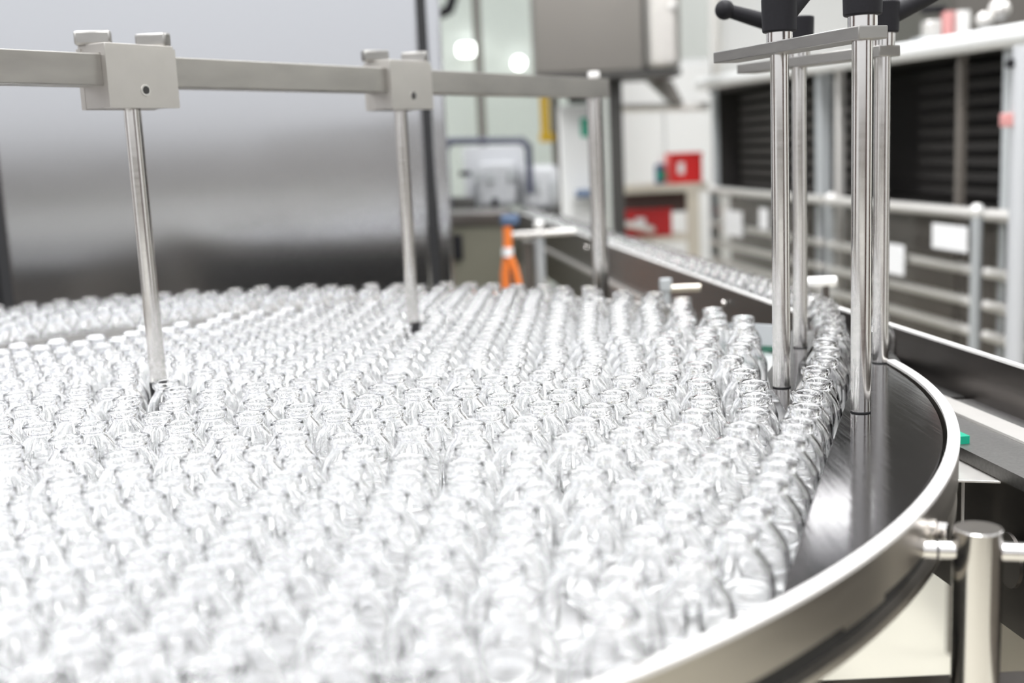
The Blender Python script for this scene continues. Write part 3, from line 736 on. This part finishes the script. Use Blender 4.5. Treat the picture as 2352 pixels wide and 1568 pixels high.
CROWD="-611,3544 -1286,3583 -282,3626 283,3684 -983,3721 -1568,3785 -36,3850 -683,3865 -1261,3916 -1865,3975 -371,4002 359,4005 -958,4053 -1564,4119 651,4163 -86,4176 -656,4191 -1258,4249 218,4305 -1838,4309 -365,4349 -954,4386 -1533,4455 508,4461 -2130,4498 -651,4519 -21,4535 -1224,4582 -1830,4643 -321,4677 -919,4717 673,4745 -1531,4789 -2104,4833 -610,4843 -18,4868 316,4870 -1224,4915 -1802,4983 -320,5007 -2389,5021 -920,5049 807,5090 512,5126 -1501,5127 -2089,5166 -611,5169 90,5183 -1189,5247 -1792,5317 -256,5330 -2364,5354 -871,5378 337,5407 665,5445 -1495,5465 -553,5488 -2067,5506 24,5509 970,5516 -2619,5570 -1184,5579 -1768,5656 -270,5660 -880,5711 -2321,5722 792,5783 465,5798 -1467,5799 -565,5814 1114,5833 61,5839 -2023,5872 -1152,5911 -238,5985 -2488,6011 -1721,6017 -846,6041 289,6080 -2804,6118 -1406,6127 -2190,6161 606,6170 930,6175 1245,6176 -10,6220 -2486,6345 -969,6350 -1614,6386 -1946,6390 -2932,6427 -1287,6448 -596,6449 387,6472 718,6497 1380,6505 -274,6513 62,6539 1054,6540 -2254,6586 -2664,6627 -874,6668 -1752,6690 -3119,6703 -1380,6768 504,6821 -499,6826 -157,6857 838,6880 -2053,6881 1166,6899 1483,6914 175,6953 -2631,6975 -1111,6992 -2972,7003 -782,7027 -1668,7044 -2279,7166 633,7182 -3320,7197 -429,7212 -1382,7217 -1950,7222 -87,7250 308,7277 951,7290 1551,7301 -2567,7377 -2917,7383 -959,7394 1233,7422 -1696,7439 -647,7513 -2271,7516 -319,7536 -3274,7552 94,7565 -1245,7574 757,7624 420,7641 1573,7705 -903,7718 -2990,7729 -2656,7735 -3584,7754 1054,7757 -1560,7766 -2096,7800 -140,7876 -3281,7894 -599,7931 -1203,7940 199,7957 -2382,7972 1307,8005 -1833,8006 -2880,8045 536,8058 -3556,8088 -1512,8097 863,8117 -859,8134 -374,8180 -39,8191 1578,8201 -3171,8209 -2150,8213 -2546,8270 -1195,8273 283,8279 1144,8308 -1784,8332 599,8386 -2893,8395 -3443,8402 -1474,8457 6,8518 1476,8519 -2055,8525 898,8534 -3812,8559 -583,8585 -1177,8606 327,8609 -2370,8634 -1753,8661 1192,8693 -273,8699 1752,8707 -3509,8729 634,8737 -875,8748 -1451,8796 -3022,8826 21,8850 -2036,8853 1469,8878 927,8896 -3798,8896 -583,8908 -1152,8940 339,8941 -2349,8967 -1732,8990 1872,9018 -279,9032 -3463,9059 644,9071 -4080,9074 1206,9078 -857,9090 -2650,9110 -1430,9129 -3139,9139 -2007,9180 14,9180 1586,9190 -3754,9227 -556,9234 923,9250 327,9274 -1130,9275 -2317,9299 -1705,9320 -2881,9351 -255,9372 1320,9392 -3455,9392 626,9403 -4038,9405 -830,9421 -1404,9462 -2583,9500 -1980,9508 48,9511 1626,9525 -3156,9540 -3742,9561 -529,9563 899,9581 -4318,9592 -1104,9608 365,9615 1969,9629 -2283,9645 -1679,9650 -2857,9688 1199,9702 -227,9703 -3433,9725 -4021,9744 -803,9752 646,9793 -1379,9794 -2557,9833 -1955,9837 75,9843 1489,9846"
ROW="871,4452 1006,4766 1167,5141 1290,5474 1434,5865 1567,6215 1698,6565 1803,6929 1964,7276 2060,7678 2215,8010 2335,8370 2418,8741"
FILE="2591,9150 2707,9525 3190,9880 2813,9900 2876,10275 2969,10650 3031,11025 3028,11400 2990,11745 2943,12090 2894,12435 2865,12780 2847,13125 2778,13470 2741,13815 2720,14160 2662,14505 2606,14850 2566,15195 2520,15540 2502,15885 2431,16230 2410,16575 2366,16920 2312,17265 2289,17610 2231,17955 2213,18300"
MASS="-3134,9873 -501,9893 -3721,9894 1804,9915 954,9929 -1077,9940 -4290,9942 -2257,9978 -1654,9980 376,9984 -2833,10021 -199,10034 -3411,10059 1253,10078 -775,10083 -3989,10092 2066,10105 -1353,10124 679,10125 -4568,10127 -2532,10166 -1931,10167 103,10174 -3110,10206 1575,10218 -473,10224 -3690,10241 980,10267 -1050,10272 -4268,10275 -1629,10310 -2231,10311 405,10315 -2808,10354 -171,10364 1870,10374 -3386,10392 1288,10410 -749,10416 -3963,10433 -1329,10455 707,10457 -4546,10460 -1905,10496 -2506,10499 131,10506 -3085,10539 -445,10554 1590,10554 -3663,10579 1012,10599 -1024,10604 -4247,10608 -1605,10641 -2202,10643 434,10647 -2782,10686 -143,10695 1901,10707 -3362,10725 1314,10743 -723,10748 -3939,10766 -1304,10784 738,10789 -1885,10827 -2475,10831 159,10837 -3059,10872 -418,10884 1619,10887 -3639,10912 1040,10932 -1585,10972 462,10978 -2178,10984 -2749,11019 -116,11026 -3336,11058 1342,11075 -721,11082 -1284,11114 765,11122 -1862,11158 186,11169 -2453,11174 -3023,11204 1687,11214 -414,11215 -3612,11245 1067,11264 -1560,11303 489,11309 -2153,11321 -108,11358 -2729,11361 -3298,11389 1411,11401 -785,11409 -1189,11429 -1844,11489 803,11496 193,11502 -2429,11508 1741,11543 -383,11545 -3005,11549 1136,11590 -1544,11635 496,11640 -2131,11659 -82,11689 -2705,11696 -666,11721 1437,11734 -1235,11760 -1821,11821 906,11831 220,11834 -2407,11846 -360,11876 -2985,11894 -939,11912 597,11956 -1521,11966 1206,11975 -2107,11993 -5286,12001 -60,12021 -2682,12035 1531,12055 -639,12059 -1216,12099 -1801,12154 865,12163 240,12167 -2382,12181 -338,12208 -916,12245 551,12284 -1500,12298 1198,12309 -5277,12335 -2093,12353 -37,12353 -616,12392 -1194,12432 -4978,12483 -1778,12487 281,12498 925,12501 -5544,12536 -318,12540 -894,12578 610,12610 -4702,12671 -18,12685 -5246,12686 -594,12725 -1171,12765 -4384,12772 900,12834 277,12835 -4062,12861 -5571,12869 -4968,12872 -289,12880 -870,12912 591,12940 -5276,13026 -4637,13027 10,13034 -570,13058 -5843,13062 -3806,13077 -4311,13098 -1147,13098 -3486,13193 400,13204 -4958,13206 -272,13213 -5551,13225 -831,13266 -1417,13293 -4050,13307 89,13359 -4662,13360 -3168,13367 -5250,13369 -2817,13382 -2298,13404 -3735,13416 -529,13426 -1116,13437 -5807,13441 -4345,13465 -1695,13478 -4955,13540 -205,13551 -3436,13566 -2013,13577 -814,13599 -5490,13601 -2568,13605 -1392,13626 -4031,13641 -6147,13651 -4601,13688 -3131,13702 -3715,13750 -476,13756 -5200,13767 -5804,13775 -2281,13776 -1095,13779 -1663,13820 -2820,13823 -4302,13836 -4882,13869 -3404,13898 -1981,13922 -762,13929 -5482,13946 -1362,13981 -4001,13981 -2533,13994 -4579,14023 -3682,14083 -5178,14100 -3138,14101 -1715,14150 -2213,14163 -2813,14177 -4860,14202 -4302,14210 -3434,14306 -3985,14315 -2508,14327 -3126,14434 -2919,5425 -2869,5791 -3188,5888 -3196,6222 -3383,6498 -3405,6875 -3707,7018 -3577,7411 -1874,3301 -2444,4349 -2405,4688 -2689,4875 -2665,5209 -1453,2925 -6098,13277 -6412,13447 -6546,12819 -6390,13114 -380,3307 -4865,9975 -5941,11648 -6023,11972 -6151,12280 -6336,12558 -3869,8204 -4150,8746 -4357,9260 -6700,13237 -1267,3202 -1550,3380 -4936,9581 -698,3226 -3873,7566 -3969,7885 -4295,7956 -4130,8413 -4445,8522 -4430,8929 -4695,9132 -4626,9459 -956,3025 -990,3387 -4587,9790 -5564,11777 -5602,12109 -5826,12357 -5864,12700 -6134,12899 -2140,4165 -2228,3843 -1869,3641 2171,18645 2111,18990 2092,19335 2053,19680 2004,20025 1960,20370 1917,20715 1865,21060 1840,21405 1808,21750 1751,22095 1709,22440 1683,22785 1638,23130 1596,23475 1533,23820 1485,24165 1428,24510 1405,24855 1375,25200 1324,25545 1318,25890 1265,26235 1210,26580 1168,26925 1125,27270 1091,27615 1030,27960 984,28305 964,28650 912,28995 866,29340 855,29685 789,30030 766,30375 698,30720 670,31065 619,31410"

CROWD, ROW, FILE, MASS = pts(CROWD), pts(ROW), pts(FILE), pts(MASS)
special = {}
def take(lst, x, y):
    p = min(lst, key=lambda q: (q[0] - x) ** 2 + (q[1] - y) ** 2)
    lst.remove(p); return p
p = take(MASS, 0.2067, 1.0112); bottle(p[0], p[1], 'clear glass bottle standing alone at the crowd\'s right edge, before the grey deflector')
p = take(CROWD, -0.2546, 0.827); bottle(p[0], p[1], 'clear glass bottle right in front of the foot of the nearer guide rod')
for i, (x, y) in enumerate(ROW):
    bottle(x, y, 'clear glass bottle beside the bow-shaped dark plate, %s in its row from the front' % ORD[i], 'bottles along the guide plate')
for i, (x, y) in enumerate(FILE):
    bottle(x, y, 'clear glass bottle leaving by the conveyor, %s in the file from the lane' % ORD[i], 'bottles on the conveyor')
for x, y in CROWD:
    bottle(x, y, 'clear glass bottle packed in the near half of the round table\'s crowd', 'bottles crowding the round table')
# the rest of the crowd: one mass
coarse_o = [OUT[i] for i in (0, 1, 3, 5, 7, 9, 11, 12, 14, 16, 17, 19)]
coarse_i = [INN[i] for i in (0, 2, 3, 5, 7, 9, 11, 13, 15)]
bm = bm_new()
for x, y in MASS:
    lathe(bm, coarse_o + coarse_i, 20, (x, y, BZ))
bmesh.ops.recalc_face_normals(bm, faces=bm.faces)
me = bpy.data.meshes.new('massed_glass_bottles'); bm.to_mesh(me); bm.free()
for pg in me.polygons: pg.use_smooth = True
me.materials.append(M['glass'])
o = bpy.data.objects.new('massed_glass_bottle', me); S.collection.objects.link(o)
tag(o, 'dense mass of clear glass bottles over the far half of the table and the far conveyor', 'bottles', None, 'stuff')
